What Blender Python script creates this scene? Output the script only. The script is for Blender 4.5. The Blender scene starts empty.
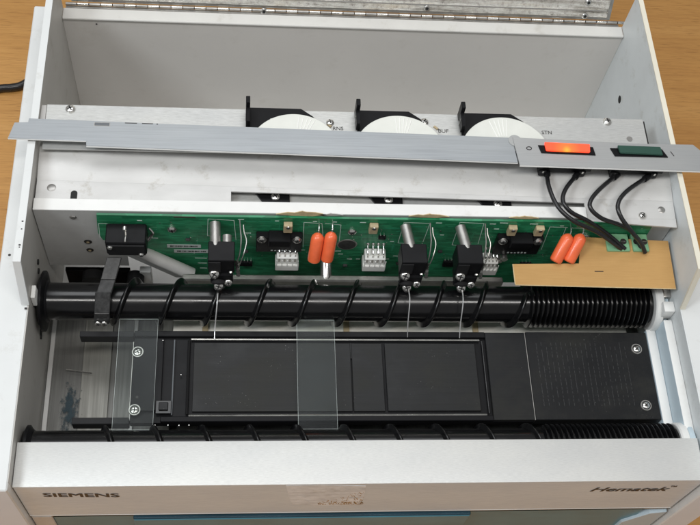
import bpy, bmesh, math, random
from mathutils import Vector, Matrix
random.seed(7)
S = 0.001            # everything below is written in millimetres
ZOFF = 150.0         # height of the glass slide plane above the table
scene = bpy.context.scene
col = scene.collection
def W(p): return Vector((p[0]*S, p[1]*S, (p[2]+ZOFF)*S))

# ------------------------------------------------------------------ camera (solved from the photo's vanishing points)
R = Matrix(((0.9947514813, -0.0392501607, 0.0944929377),
            (0.0109115479, -0.8775404302, -0.4793784847),
            (0.1017370558, 0.4778935220, -0.8725063628)))   # world -> camera (x right, y down, z forward)
CAM = Vector((-72.021, -269.759, 646.135)); F = 1067.0
def at(px, py, x=None, y=None, z=None):
    "the point of a known plane (x, y or z given, in mm) that the photo shows at px, py"
    d = R.transposed() @ Vector((px-350, py-262.5, F))
    if z is not None: t = (z-CAM.z)/d.z
    elif y is not None: t = (y-CAM.y)/d.y
    else: t = (x-CAM.x)/d.x
    return CAM + t*d
cd = bpy.data.cameras.new('camera'); cam = bpy.data.objects.new('camera', cd); col.objects.link(cam)
Rt = R.transposed()
m = Matrix((( Rt[0][0], -Rt[0][1], -Rt[0][2]), (Rt[1][0], -Rt[1][1], -Rt[1][2]), (Rt[2][0], -Rt[2][1], -Rt[2][2])))
cam.matrix_world = Matrix.Translation(W(CAM)) @ m.to_4x4()
cd.sensor_fit = 'HORIZONTAL'; cd.sensor_width = 36; cd.lens = F*36/700; cd.clip_start = 0.01; cd.clip_end = 50
scene.camera = cam

# ------------------------------------------------------------------ materials
def newmat(name):
    m = bpy.data.materials.new(name); m.use_nodes = True
    nt = m.node_tree; b = nt.nodes['Principled BSDF']
    return m, nt, b
def mapped(nt, scale, kind='noise', detail=4, rough=.6, nscale=1.0, rot=None):
    tc = nt.nodes.new('ShaderNodeNewGeometry'); mp = nt.nodes.new('ShaderNodeMapping')
    mp.inputs['Scale'].default_value = scale
    if rot: mp.inputs['Rotation'].default_value = rot
    nt.links.new(tc.outputs['Position'], mp.inputs['Vector'])
    if kind == 'noise':
        n = nt.nodes.new('ShaderNodeTexNoise'); n.inputs['Scale'].default_value = nscale
        n.inputs['Detail'].default_value = detail; n.inputs['Roughness'].default_value = rough
    else:
        n = nt.nodes.new('ShaderNodeTexVoronoi'); n.inputs['Scale'].default_value = nscale
    nt.links.new(mp.outputs['Vector'], n.inputs['Vector'])
    return n
def ramp(nt, src, stops):
    r = nt.nodes.new('ShaderNodeValToRGB'); e = r.color_ramp.elements
    e[0].position = stops[0][0]; e[0].color = (*stops[0][1], 1)
    e[1].position = stops[-1][0]; e[1].color = (*stops[-1][1], 1)
    for p, c in stops[1:-1]:
        k = e.new(p); k.color = (*c, 1)
    nt.links.new(src, r.inputs['Fac']); return r
def mul(nt, a, b, fac=1.0, mode='MULTIPLY'):
    x = nt.nodes.new('ShaderNodeMix'); x.data_type = 'RGBA'; x.blend_type = mode
    x.inputs[0].default_value = fac
    nt.links.new(a, x.inputs[6]); nt.links.new(b, x.inputs[7]); return x.outputs[2]
def surf(name, color, rough=.5, metal=0.0, var=.06, vscale=(25,25,25), bump=0.0, bscale=(900,900,900), dirt=0.0, coat=0.0, rvar=0.0):
    m, nt, b = newmat(name)
    c = Vector(color)
    n = mapped(nt, vscale)
    r = ramp(nt, n.outputs['Fac'], [(.3, tuple(c*(1-var))), (.7, tuple(min(1, v*(1+var)) for v in c))])
    out = r.outputs['Color']
    if dirt:
        d = mapped(nt, (60,60,60), detail=8, rough=.75)
        dr = ramp(nt, d.outputs['Fac'], [(.56, (1,1,1)), (.72, (1-dirt,1-dirt*1.1,1-dirt*1.3))])
        out = mul(nt, out, dr.outputs['Color'])
    nt.links.new(out, b.inputs['Base Color'])
    b.inputs['Roughness'].default_value = rough; b.inputs['Metallic'].default_value = metal
    if coat: b.inputs['Coat Weight'].default_value = coat; b.inputs['Coat Roughness'].default_value = .15
    if rvar:
        rn = mapped(nt, (40,40,40), detail=6)
        rr = ramp(nt, rn.outputs['Fac'], [(.35, (rough-rvar,)*3), (.65, (rough+rvar,)*3)])
        nt.links.new(rr.outputs['Color'], b.inputs['Roughness'])
    if bump:
        bn = mapped(nt, bscale, detail=3); bp = nt.nodes.new('ShaderNodeBump')
        bp.inputs['Strength'].default_value = bump; bp.inputs['Distance'].default_value = .0003
        nt.links.new(bn.outputs['Fac'], bp.inputs['Height']); nt.links.new(bp.outputs['Normal'], b.inputs['Normal'])
    return m
def brushed(name, color, metal, rough, streak=(60, 2600, 2600), amt=.12, dirt=.0):
    m, nt, b = newmat(name)
    n = mapped(nt, streak, detail=5, rough=.7)
    c = Vector(color)
    r = ramp(nt, n.outputs['Fac'], [(.3, tuple(c*(1-amt))), (.5, tuple(c)), (.72, tuple(min(1, v*(1+amt)) for v in c))])
    big = mapped(nt, (14,30,30), detail=3)
    br = ramp(nt, big.outputs['Fac'], [(.3, (.9,.91,.92)), (.7, (1,1,.985))])
    out = mul(nt, r.outputs['Color'], br.outputs['Color'])
    if dirt:
        d = mapped(nt, (40,140,140), detail=9, rough=.8)
        dr = ramp(nt, d.outputs['Fac'], [(.57, (1,1,1)), (.75, (1-dirt,1-dirt*1.1,1-dirt*1.3))])
        out = mul(nt, out, dr.outputs['Color'])
    nt.links.new(out, b.inputs['Base Color'])
    b.inputs['Metallic'].default_value = metal
    rr = ramp(nt, n.outputs['Fac'], [(.3, (rough+.08,)*3), (.7, (rough-.08,)*3)])
    nt.links.new(rr.outputs['Color'], b.inputs['Roughness'])
    bp = nt.nodes.new('ShaderNodeBump'); bp.inputs['Strength'].default_value = .25; bp.inputs['Distance'].default_value = .0001
    nt.links.new(n.outputs['Fac'], bp.inputs['Height']); nt.links.new(bp.outputs['Normal'], b.inputs['Normal'])
    return m
M = {}
M['white'] = surf('white_painted_steel', (.72,.735,.73), .42, var=.03, dirt=.12, bump=.12, bscale=(500,500,500))
M['wallshade'] = surf('inner_wall_paint_in_shade', (.50,.485,.455), .5, var=.05, dirt=.2, bump=.1, bscale=(500,500,500))  # same wall paint, its shade on the left wall put into the colour
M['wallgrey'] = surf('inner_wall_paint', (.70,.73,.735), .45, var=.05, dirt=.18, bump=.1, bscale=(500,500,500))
M['cream'] = surf('raw_cream_edge', (.78,.74,.62), .5, var=.05)
M['panel'] = surf('back_panel_paint', (.76,.735,.70), .55, var=.03, vscale=(12,12,12), dirt=.06, bump=.08)
M['flange'] = surf('flange_paint', (.66,.65,.62), .45, var=.05, dirt=.15)
M['bracket'] = surf('bracket_steel', (.58,.575,.56), .42, metal=.15, var=.07, vscale=(40,40,40), dirt=.15)
M['ledge'] = surf('pale_sheet_steel', (.625,.62,.605), .42, metal=.2, var=.08, vscale=(18,60,60), dirt=.28, rvar=.08)
M['strip'] = surf('white_strip_paint', (.82,.82,.80), .4, var=.04, dirt=.15)
M['rail'] = brushed('brushed_satin_rail', (.69,.69,.675), .25, .5, streak=(300, 3000, 3000), amt=.10)
M['fascia'] = brushed('brushed_fascia', (.72,.79,.87), .3, .48, streak=(150, 2500, 2500), amt=.10)
M['bar'] = brushed('brushed_control_bar', (.40,.42,.44), .5, .45, streak=(25, 2200, 2200), amt=.10, dirt=.08)
M['barsw'] = brushed('brushed_switch_panel', (.46,.465,.465), .5, .45, streak=(25, 2200, 2200), amt=.08)
M['plate'] = brushed('brushed_reservoir_plate', (.60,.60,.585), .45, .42, streak=(160, 1500, 1500), amt=.16, dirt=.12)
M['edge'] = surf('bright_cut_edge', (.86,.86,.84), .3, metal=.4, var=.03)
M['floor'] = brushed('steel_floor', (.16,.158,.148), .3, .45, streak=(500, 12, 300), amt=.25)
M['floorstrip'] = brushed('worn_floor_strip', (.27,.265,.24), .3, .45, streak=(400, 12, 300), amt=.2)
M['floorlight'] = surf('pale_floor', (.86,.84,.77), .45, var=.1, vscale=(30,30,30), dirt=.25)
M['gloss'] = surf('glossy_black_plastic', (.005,.005,.0055), .2, var=.2, rvar=.05)
M['black'] = surf('black_plastic', (.008,.008,.009), .38, var=.15, rvar=.06)
M['matte'] = surf('black_matte_plastic', (.018,.018,.019), .55, var=.2, bump=.25, bscale=(1500,1500,1500))
M['dark'] = surf('dark_void', (.01,.01,.01), .7)
M['grub'] = surf('grubby_dark_plastic', (.035,.035,.035), .35, var=.5, vscale=(300,300,300), rvar=.1)
def platen_mat(name, base, streak):
    m, nt, b = newmat(name)
    n = mapped(nt, streak, detail=5, rough=.7)
    c = Vector(base)
    r = ramp(nt, n.outputs['Fac'], [(.35, tuple(c*.85)), (.5, tuple(c)), (.75, tuple(c*1.25))])
    s = mapped(nt, (620,620,620), kind='voronoi'); s2 = mapped(nt, (45,45,45), detail=3)
    sr = ramp(nt, s.outputs['Distance'], [(.07, (1,1,1)), (.13, (0,0,0))])
    s2r = ramp(nt, s2.outputs['Fac'], [(.56, (0,0,0)), (.70, (.4,.4,.38))])
    sp = mul(nt, sr.outputs['Color'], s2r.outputs['Color'])
    out = mul(nt, r.outputs['Color'], sp, 1.0, 'ADD')
    sm = mapped(nt, (22,30,30), detail=7, rough=.7); smr = ramp(nt, sm.outputs['Fac'], [(.45, (0,0,0)), (.75, (.012,.0115,.007))])
    out = mul(nt, out, smr.outputs['Color'], 1.0, 'ADD')
    rg = ramp(nt, sm.outputs['Fac'], [(.3, (.28,)*3), (.7, (.5,)*3)]); nt.links.new(rg.outputs['Color'], b.inputs['Roughness'])
    nt.links.new(out, b.inputs['Base Color'])
    b.inputs['Specular IOR Level'].default_value = .24
    return m
M['platen'] = platen_mat('black_anodised_platen', (.011,.0115,.0125), (30, 1500, 1500))
M['platen2'] = platen_mat('black_anodised_end_plate', (.011,.0115,.0125), (1600, 40, 40))
M['inset'] = platen_mat('dark_platen_inset', (.0135,.014,.0145), (25, 900, 900))
M['ridge'] = surf('highlight_ridge', (.26,.26,.25), .2, metal=.7, var=.4, vscale=(40,40,40))  # bright tone painted in for the glare along the frame edge
M['groove'] = surf('faint_groove', (.055,.056,.058), .35)
M['steel'] = surf('bright_steel', (.72,.71,.68), .22, metal=.95, var=.1, vscale=(200,200,200))
M['steeldull'] = surf('dull_steel', (.42,.41,.39), .35, metal=.85, var=.15, vscale=(200,200,200))
M['steelshade'] = surf('shaded_steel', (.13,.14,.15), .5)
M['wire'] = surf('polished_wire', (.8,.8,.8), .25, metal=.6)
M['nylon'] = surf('white_nylon', (.88,.88,.85), .4, var=.04)
M['disc'] = surf('white_disc', (.74,.75,.70), .35, var=.04, vscale=(60,60,60))
M['discline'] = surf('pale_disc_ridge', (.88,.88,.85), .3)
M['tan'] = surf('tan_component', (.45,.36,.22), .5, var=.15, vscale=(200,200,200))
M['orange'] = surf('orange_capacitor_skin', (.86,.15,.05), .35, var=.08, vscale=(200,200,200), coat=.3)
M['terminal'] = surf('pale_green_terminal', (.20,.42,.24), .45, var=.1, vscale=(120,120,120))
M['trace'] = surf('raised_trace', (.03,.30,.16), .3)
M['silk'] = surf('silkscreen', (.75,.88,.80), .6)
M['label'] = surf('label_paper', (.55,.60,.58), .6)
M['ink'] = surf('black_ink', (.02,.017,.015), .5)
M['inkbrown'] = surf('brown_black_ink', (.045,.03,.022), .5)
M['paper'] = surf('torn_kraft_paper', (.60,.47,.27), .8, var=.2, vscale=(200,200,200))
M['cable'] = surf('black_cable_jacket', (.012,.012,.013), .3, rvar=.05)
M['teal'] = surf('teal_drawer_plastic', (.06,.20,.26), .3, var=.15, vscale=(30,60,60))
M['blue'] = surf('blue_drawer_lip', (.008,.04,.062), .3, var=.2, vscale=(20,60,60))
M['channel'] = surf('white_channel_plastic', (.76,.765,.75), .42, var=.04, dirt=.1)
M['channelshade'] = surf('channel_side_shade_tint', (.50,.60,.66), .42, var=.04)  # cool shade of the left-facing sides painted into the white plastic
M['podfront'] = surf('side_cover_front', (.78,.83,.90), .5, var=.03)  # cover paint coloured cooler on front faces to offset warm bounce light
M['stain'] = surf('tape_residue_film', (.74,.76,.78), .4, var=.2, vscale=(110,110,260), dirt=.2)
M['rust'] = surf('brown_scratch', (.42,.24,.09), .6, var=.3, vscale=(400,400,400))
M['bluestain'] = surf('dried_blue_stain', (.045,.085,.105), .5, var=.4, vscale=(250,250,250))
for k_, v_ in (('gloss', .55), ('black', .14), ('matte', .18), ('cable', .5), ('grub', .35)):
    M[k_].node_tree.nodes['Principled BSDF'].inputs['Specular IOR Level'].default_value = v_
# pcb with faint traces
m, nt, b = newmat('green_circuit_board')
tr = mapped(nt, (120, 120, 620), kind='voronoi'); tr.distance = 'CHEBYCHEV'
rr = ramp(nt, tr.outputs['Color'], [(.3, (.022,.23,.10)), (.5, (.040,.32,.15)), (.7, (.018,.185,.08))])
nz = mapped(nt, (30,30,30)); nr = ramp(nt, nz.outputs['Fac'], [(.3,(.75,.75,.75)), (.7,(1,1,1))])
nt.links.new(mul(nt, rr.outputs['Color'], nr.outputs['Color']), b.inputs['Base Color']); b.inputs['Roughness'].default_value = .3
M['pcb'] = m
# fibre insulating sheet
m, nt, b = newmat('tan_fibre_sheet')
n = mapped(nt, (60, 900, 900), detail=6, rough=.7); r1 = ramp(nt, n.outputs['Fac'], [(.3, (.50,.285,.095)), (.7, (.55,.325,.115))])
n2 = mapped(nt, (18,18,18)); r2 = ramp(nt, n2.outputs['Fac'], [(.3, (.86,.84,.8)), (.7, (1,1,1))])
nt.links.new(mul(nt, r1.outputs['Color'], r2.outputs['Color']), b.inputs['Base Color']); b.inputs['Roughness'].default_value = .6
M['fibre'] = m
# oak veneer table
m, nt, b = newmat('oak_veneer')
big = mapped(nt, (2.2, 26, 5), detail=6, rough=.6, rot=(0,0,math.radians(-6)))
fine = mapped(nt, (28, 520, 60), detail=4, rough=.7, rot=(0,0,math.radians(-6)))
pore = mapped(nt, (60, 1500, 60), detail=2, rough=.5, rot=(0,0,math.radians(-6)))
r1 = ramp(nt, big.outputs['Fac'], [(.3, (.47,.225,.058)), (.5, (.55,.28,.078)), (.7, (.61,.325,.10))])
r2 = ramp(nt, fine.outputs['Fac'], [(.32, (.82,.79,.76)), (.55, (1,1,1))])
r3 = ramp(nt, pore.outputs['Fac'], [(.30, (.66,.62,.58)), (.40, (1,1,1))])
nt.links.new(mul(nt, mul(nt, r1.outputs['Color'], r2.outputs['Color']), r3.outputs['Color']), b.inputs['Base Color'])
b.inputs['Roughness'].default_value = .5
M['oak'] = m
# spangled foil lid with room reflections painted in as dark and gold streaks
m, nt, b = newmat('crinkled_foil_metal')
v = mapped(nt, (300,300,300), kind='noise', detail=8, rough=.8)
r1 = ramp(nt, v.outputs['Fac'], [(.33, (.34,.33,.31)), (.45, (.80,.79,.76)), (.60, (1,1,.98))])
st_ = mapped(nt, (14, 8, 170), detail=6, rough=.65); sr_ = ramp(nt, st_.outputs['Fac'], [(.32, (.12,.115,.10)), (.42, (.7,.67,.62)), (.52, (1,.99,.96)), (.68, (1,.9,.76))])
nt.links.new(mul(nt, r1.outputs['Color'], sr_.outputs['Color']), b.inputs['Base Color']); b.inputs['Metallic'].default_value = .5; b.inputs['Roughness'].default_value = .2
bp = nt.nodes.new('ShaderNodeBump'); bp.inputs['Strength'].default_value = .9; bp.inputs['Distance'].default_value = .0012
nt.links.new(v.outputs['Fac'], bp.inputs['Height']); nt.links.new(bp.outputs['Normal'], b.inputs['Normal'])
M['foil'] = m
# glass of the slides
m, nt, b = newmat('slide_glass')
nt.nodes.remove(b); o = nt.nodes['Material Output']
t = nt.nodes.new('ShaderNodeBsdfTransparent'); t.inputs['Color'].default_value = (.93,.95,.94,1)
g = nt.nodes.new('ShaderNodeBsdfGlossy'); g.inputs['Roughness'].default_value = .16; g.inputs['Color'].default_value = (.9,.93,.95,1)
d = nt.nodes.new('ShaderNodeBsdfDiffuse'); d.inputs['Color'].default_value = (.75,.78,.80,1)
fr = nt.nodes.new('ShaderNodeFresnel'); fr.inputs['IOR'].default_value = 1.5
m1 = nt.nodes.new('ShaderNodeMixShader'); m2 = nt.nodes.new('ShaderNodeMixShader')
hz = mapped(nt, (30,20,20), detail=5); hr = ramp(nt, hz.outputs['Fac'], [(.3, (.003,)*3), (.7, (.012,)*3)])
nt.links.new(hr.outputs['Color'], m1.inputs[0]); nt.links.new(t.outputs[0], m1.inputs[1]); nt.links.new(d.outputs[0], m1.inputs[2])
fm = nt.nodes.new('ShaderNodeMath'); fm.operation = 'MULTIPLY'; fm.inputs[1].default_value = .10; nt.links.new(fr.outputs[0], fm.inputs[0]); nt.links.new(fm.outputs[0], m2.inputs[0]); nt.links.new(m1.outputs[0], m2.inputs[1]); nt.links.new(g.outputs[0], m2.inputs[2])
nt.links.new(m2.outputs[0], o.inputs['Surface'])
M['glass'] = m
M['glassedge'] = surf('ground_glass_edge', (.62,.68,.66), .2, var=.35, vscale=(60,60,60))
# lit orange rocker: a warm spot where the lamp sits
m, nt, b = newmat('lit_orange_rocker')
gp = nt.nodes.new('ShaderNodeNewGeometry'); vm = nt.nodes.new('ShaderNodeVectorMath'); vm.operation = 'DISTANCE'
hot = W(at(567, 150, z=72)); vm.inputs[1].default_value = hot
nt.links.new(gp.outputs['Position'], vm.inputs[0])
mr = nt.nodes.new('ShaderNodeMapRange'); mr.inputs['From Max'].default_value = .016; nt.links.new(vm.outputs['Value'], mr.inputs['Value'])
er = ramp(nt, mr.outputs['Result'], [(0, (1,.40,.03)), (.2, (1,.14,.02)), (.6, (.95,.055,.02)), (1, (.85,.05,.025))])
nt.links.new(er.outputs['Color'], b.inputs['Emission Color']); b.inputs['Emission Strength'].default_value = 1.25
b.inputs['Base Color'].default_value = (.6,.08,.03,1); b.inputs['Roughness'].default_value = .3
M['rocker_lit'] = m
M['rocker_green'] = surf('dark_green_rocker', (.025,.075,.055), .3, var=.1)

# ------------------------------------------------------------------ mesh builder
class MB:
    def __init__(s): s.bm = bmesh.new(); s.mats = []
    def mi(s, mat):
        if mat not in s.mats: s.mats.append(mat)
        return s.mats.index(mat)
    def _merge(s, b2, mat):
        k = s.mi(mat); vm = {}
        for v in b2.verts: vm[v] = s.bm.verts.new(v.co)
        for f in b2.faces:
            try: nf = s.bm.faces.new([vm[v] for v in f.verts]); nf.material_index = k
            except ValueError: pass
        b2.free()
    def box(s, x0, x1, y0, y1, z0, z1, mat, bev=0.25, seg=1, mtx=None):
        b2 = bmesh.new(); bmesh.ops.create_cube(b2, size=1)
        for v in b2.verts:
            v.co = Vector(((x0+x1)/2+v.co.x*(x1-x0), (y0+y1)/2+v.co.y*(y1-y0), (z0+z1)/2+v.co.z*(z1-z0)))
        bev = min(bev, .45*min(abs(x1-x0), abs(y1-y0), abs(z1-z0)))
        if bev > 0: bmesh.ops.bevel(b2, geom=b2.edges[:], offset=bev, segments=seg, profile=.5, affect='EDGES')
        if mtx: bmesh.ops.transform(b2, matrix=mtx, verts=b2.verts)
        s._merge(b2, mat); return s
    def prism(s, pts, axis, a0, a1, mat, bev=0):
        "polygon pts in the two other axes, extruded along axis from a0 to a1"
        b2 = bmesh.new()
        def mk(p, a):
            return {'z': (p[0], p[1], a), 'y': (p[0], a, p[1]), 'x': (a, p[0], p[1])}[axis]
        lo = [b2.verts.new(mk(p, a0)) for p in pts]; hi = [b2.verts.new(mk(p, a1)) for p in pts]
        b2.faces.new(lo[::-1]); b2.faces.new(hi); n = len(pts)
        for i in range(n): b2.faces.new((lo[i], lo[(i+1) % n], hi[(i+1) % n], hi[i]))
        bmesh.ops.recalc_face_normals(b2, faces=b2.faces)
        if bev: bmesh.ops.bevel(b2, geom=b2.edges[:], offset=bev, segments=1, affect='EDGES')
        s._merge(b2, mat); return s
    def slab(s, quad, thick, mat, bev=0):
        "a plate through 3D points, given thickness along minus its normal"
        q = [Vector(p) for p in quad]; n = (q[1]-q[0]).cross(q[2]-q[0]).normalized()
        b2 = bmesh.new(); hi = [b2.verts.new(p) for p in q]; lo = [b2.verts.new(p-n*thick) for p in q]
        b2.faces.new(hi); b2.faces.new(lo[::-1]); k = len(q)
        for i in range(k): b2.faces.new((hi[(i+1) % k], hi[i], lo[i], lo[(i+1) % k]))
        bmesh.ops.recalc_face_normals(b2, faces=b2.faces)
        if bev: bmesh.ops.bevel(b2, geom=b2.edges[:], offset=bev, segments=1, affect='EDGES')
        s._merge(b2, mat); return s
    def cyl(s, p0, p1, r, mat, seg=20, r1=None, prof=None):
        "cylinder, cone or turned profile [(t along, radius)] from p0 to p1"
        p0 = Vector(p0); p1 = Vector(p1); ax = (p1-p0); L = ax.length; ax.normalize()
        q = Vector((0,0,1)).rotation_difference(ax).to_matrix()
        if prof is None: prof = [(0, r), (1, r if r1 is None else r1)]
        b2 = bmesh.new(); rings = []
        for t, rad in prof:
            rings.append([b2.verts.new(p0 + q @ Vector((rad*math.cos(2*math.pi*i/seg), rad*math.sin(2*math.pi*i/seg), t*L))) for i in range(seg)])
        for a, b_ in zip(rings, rings[1:]):
            for i in range(seg): b2.faces.new((a[i], a[(i+1) % seg], b_[(i+1) % seg], b_[i]))
        b2.faces.new(rings[0][::-1]); b2.faces.new(rings[-1])
        s._merge(b2, mat); return s
    def tube(s, pts, r, mat, seg=8, sub=4):
        "round wire along a smooth path"
        P = [Vector(p) for p in pts]; path = []
        if sub > 1 and len(P) > 2:
            for i in range(len(P)-1):
                a = P[max(i-1, 0)]; b_ = P[i]; c = P[i+1]; d_ = P[min(i+2, len(P)-1)]
                for k in range(sub):
                    t = k/sub
                    path.append(.5*((2*b_)+(-a+c)*t+(2*a-5*b_+4*c-d_)*t*t+(-a+3*b_-3*c+d_)*t**3))
            path.append(P[-1])
        else: path = P
        b2 = bmesh.new(); rings = []; up = None
        for i, p in enumerate(path):
            d_ = (path[min(i+1, len(path)-1)]-path[max(i-1, 0)]).normalized()
            if up is None: up = d_.orthogonal().normalized()
            up = (up-d_*up.dot(d_)).normalized(); sd = d_.cross(up)
            rr = r(i/(len(path)-1)) if callable(r) else r
            rings.append([b2.verts.new(p+(up*math.cos(2*math.pi*k/seg)+sd*math.sin(2*math.pi*k/seg))*rr) for k in range(seg)])
        for a, b_ in zip(rings, rings[1:]):
            for i in range(seg): b2.faces.new((a[i], a[(i+1) % seg], b_[(i+1) % seg], b_[i]))
        b2.faces.new(rings[0][::-1]); b2.faces.new(rings[-1])
        s._merge(b2, mat); return s
    def sheet(s, prof, x0, x1, mat, x0b=None, thick=0, xs=1, skew=None):
        "a bent sheet: profile (y,z) swept along x; skew(x) shifts y"
        b2 = bmesh.new(); rows = []
        for k in range(xs+1):
            x = x0+(x1-x0)*k/xs; dy = skew(x) if skew else 0
            rows.append([b2.verts.new((x, y+dy, z)) for y, z in prof])
        for a, b_ in zip(rows, rows[1:]):
            for i in range(len(prof)-1): b2.faces.new((a[i], a[i+1], b_[i+1], b_[i]))
        bmesh.ops.recalc_face_normals(b2, faces=b2.faces)
        s._merge(b2, mat); return s
    def text(s, txt, o, u, v, mat, size, sx=1.0, bold=0.0, shear=0.0, lift=.12, width=None):
        cu = bpy.data.curves.new('lettering', 'FONT'); cu.body = txt; cu.size = 1; cu.offset = bold; cu.shear = shear; cu.resolution_u = 3
        ob = bpy.data.objects.new('lettering', cu); col.objects.link(ob)
        bpy.context.view_layer.update()
        me = bpy.data.meshes.new_from_object(ob.evaluated_get(bpy.context.evaluated_depsgraph_get()))
        o = Vector(o); u = Vector(u).normalized(); v = Vector(v).normalized(); n = u.cross(v)
        xs_ = [q.co.x for q in me.vertices]; w = max(xs_)-min(xs_); mn = min(xs_)
        if width: sx = width/(w*size)
        b2 = bmesh.new(); b2.from_mesh(me)
        for q in b2.verts: q.co = o+u*((q.co.x-mn)*size*sx)+v*(q.co.y*size)+n*lift
        s._merge(b2, mat)
        bpy.data.objects.remove(ob); bpy.data.curves.remove(cu); bpy.data.meshes.remove(me); return s
    def build(s, name, parent=None, smooth=True, label=None, ang=32):
        me = bpy.data.meshes.new(name)
        org = Vector((0,0,0))
        p = parent
        while p is not None: org += p.location; p = p.parent
        for v in s.bm.verts: v.co = W(v.co)-org
        s.bm.normal_update()
        for f in s.bm.faces: f.smooth = smooth
        for e in s.bm.edges:
            if len(e.link_faces) == 2 and e.calc_face_angle(0) > math.radians(ang): e.smooth = False
        s.bm.to_mesh(me); s.bm.free()
        for mt in s.mats: me.materials.append(mt)
        ob = bpy.data.objects.new(name, me); col.objects.link(ob)
        if parent: ob.parent = parent
        if label: ob['label'] = label
        return ob
def tag(o, label, cat, group=None):
    o['label'] = label; o['category'] = cat
    if group: o['group'] = group
    return o
def empty(name, loc, parent=None):
    o = bpy.data.objects.new(name, None); col.objects.link(o); o.empty_display_size = .01
    o.location = W(loc); return o
def screw(parent, c, n, r=2.6, h=1.6, ring=0.0, mat='steel', name='screw'):
    "pan head with a cross slot (and a countersunk washer ring)"
    c = Vector(c); n = Vector(n).normalized(); mb = MB()
    if ring: 
        mb.cyl(c, c+n*.5, ring, M['steeldull'], 24, prof=[(0, ring), (1, ring*.94)])
        mb.cyl(c+n*.5, c+n*.56, ring*.78, M['dark'], 24)
    mb.cyl(c+n*.1, c+n*h, r, M[mat], 20, prof=[(0, r), (.45, r), (.8, r*.82), (1, r*.5)])
    q = Vector((0,0,1)).rotation_difference(n).to_matrix().to_4x4()
    for a in (random.uniform(0, 90),):
        for k in (0, 90):
            mt = Matrix.Translation(c+n*h) @ q @ Matrix.Rotation(math.radians(a+k), 4, 'Z')
            mb.box(-r*.62, r*.62, -r*.13, r*.13, -.3, .05, M['dark'], 0, mtx=mt)
    return mb.build(name, parent)

XL, XR = -205.0, 222.0
# ------------------------------------------------------------------ the table
mb = MB(); mb.box(-900, 900, -700, 900, -ZOFF-30, -ZOFF, M['oak'], 1)
table = mb.build('table_top'); table['kind'] = 'structure'

# ------------------------------------------------------------------ the slide stainer
st = empty('slide_stainer', (0, 100, -ZOFF))
tag(st, 'opened laboratory slide stainer with white case, black screw feeds and green circuit board', 'slide stainer')

# base floor inside
mb = MB(); mb.box(XL, XR, -77, 90, -52, -50, M['floor'], 0)
mb.box(XL, XR, 90, 272, -82, -80, M['bracket'], 0)
mb.box(-118, 205, 10, 60, -49.8, -30, M['floorlight'], .3)
for x0, x1, z, mt in ((-203, -200, -47, 'bracket'), (-180, -161, -48.5, 'floorstrip'), (-146, -143.5, -46, 'bracket'), (-126, -119, -44, 'floorstrip')):
    mb.box(x0, x1, -76, 88, -49.8, z, M[mt], .2)
for x in (-98, 0, 92): mb.box(x, x+4, 20, 58, -29.8, -28, M['tan'], .3)
mb.build('inner_floor', st)
c = at(70, 408, z=-48.4)     # dried stain of dye, fading out at its edges
m, nt, b = newmat('dried_blue_stain'); o_ = nt.nodes['Material Output']
b.inputs['Base Color'].default_value = (.012,.04,.055,1); b.inputs['Roughness'].default_value = .5
tr_ = nt.nodes.new('ShaderNodeBsdfTransparent'); mx = nt.nodes.new('ShaderNodeMixShader')
gp = nt.nodes.new('ShaderNodeNewGeometry'); vs = nt.nodes.new('ShaderNodeVectorMath'); vs.operation = 'SUBTRACT'; vs.inputs[1].default_value = W(c)
vd = nt.nodes.new('ShaderNodeVectorMath'); vd.operation = 'MULTIPLY'; vd.inputs[1].default_value = (1/.009, 1/.026, 0)
vl = nt.nodes.new('ShaderNodeVectorMath'); vl.operation = 'LENGTH'
nt.links.new(gp.outputs['Position'], vs.inputs[0]); nt.links.new(vs.outputs[0], vd.inputs[0]); nt.links.new(vd.outputs[0], vl.inputs[0])
nz = mapped(nt, (320,200,200), detail=7, rough=.75)
ma = nt.nodes.new('ShaderNodeMath'); ma.operation = 'MULTIPLY_ADD'; ma.inputs[1].default_value = -.32; nt.links.new(vl.outputs['Value'], ma.inputs[0]); nt.links.new(nz.outputs['Fac'], ma.inputs[2])
rr_ = ramp(nt, ma.outputs[0], [(.30, (0,0,0)), (.45, (.75,.75,.75))])
nt.links.new(rr_.outputs['Color'], mx.inputs[0]); nt.links.new(tr_.outputs[0], mx.inputs[1]); nt.links.new(b.outputs[0], mx.inputs[2]); nt.links.new(mx.outputs[0], o_.inputs['Surface'])
M['bluestain'] = m
mb = MB(); mb.box(c.x-9, c.x+9, c.y-25, c.y+25, -48.3, -48.25, M['bluestain'], 0)
mb.build('dye_stain', st)
mb = MB(); a = at(66, 369.5, z=-46); b_ = at(92, 373, z=-46)
mb.tube([a, b_], .5, M['steel'], 6); mb.build('loose_rod', st)

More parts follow.
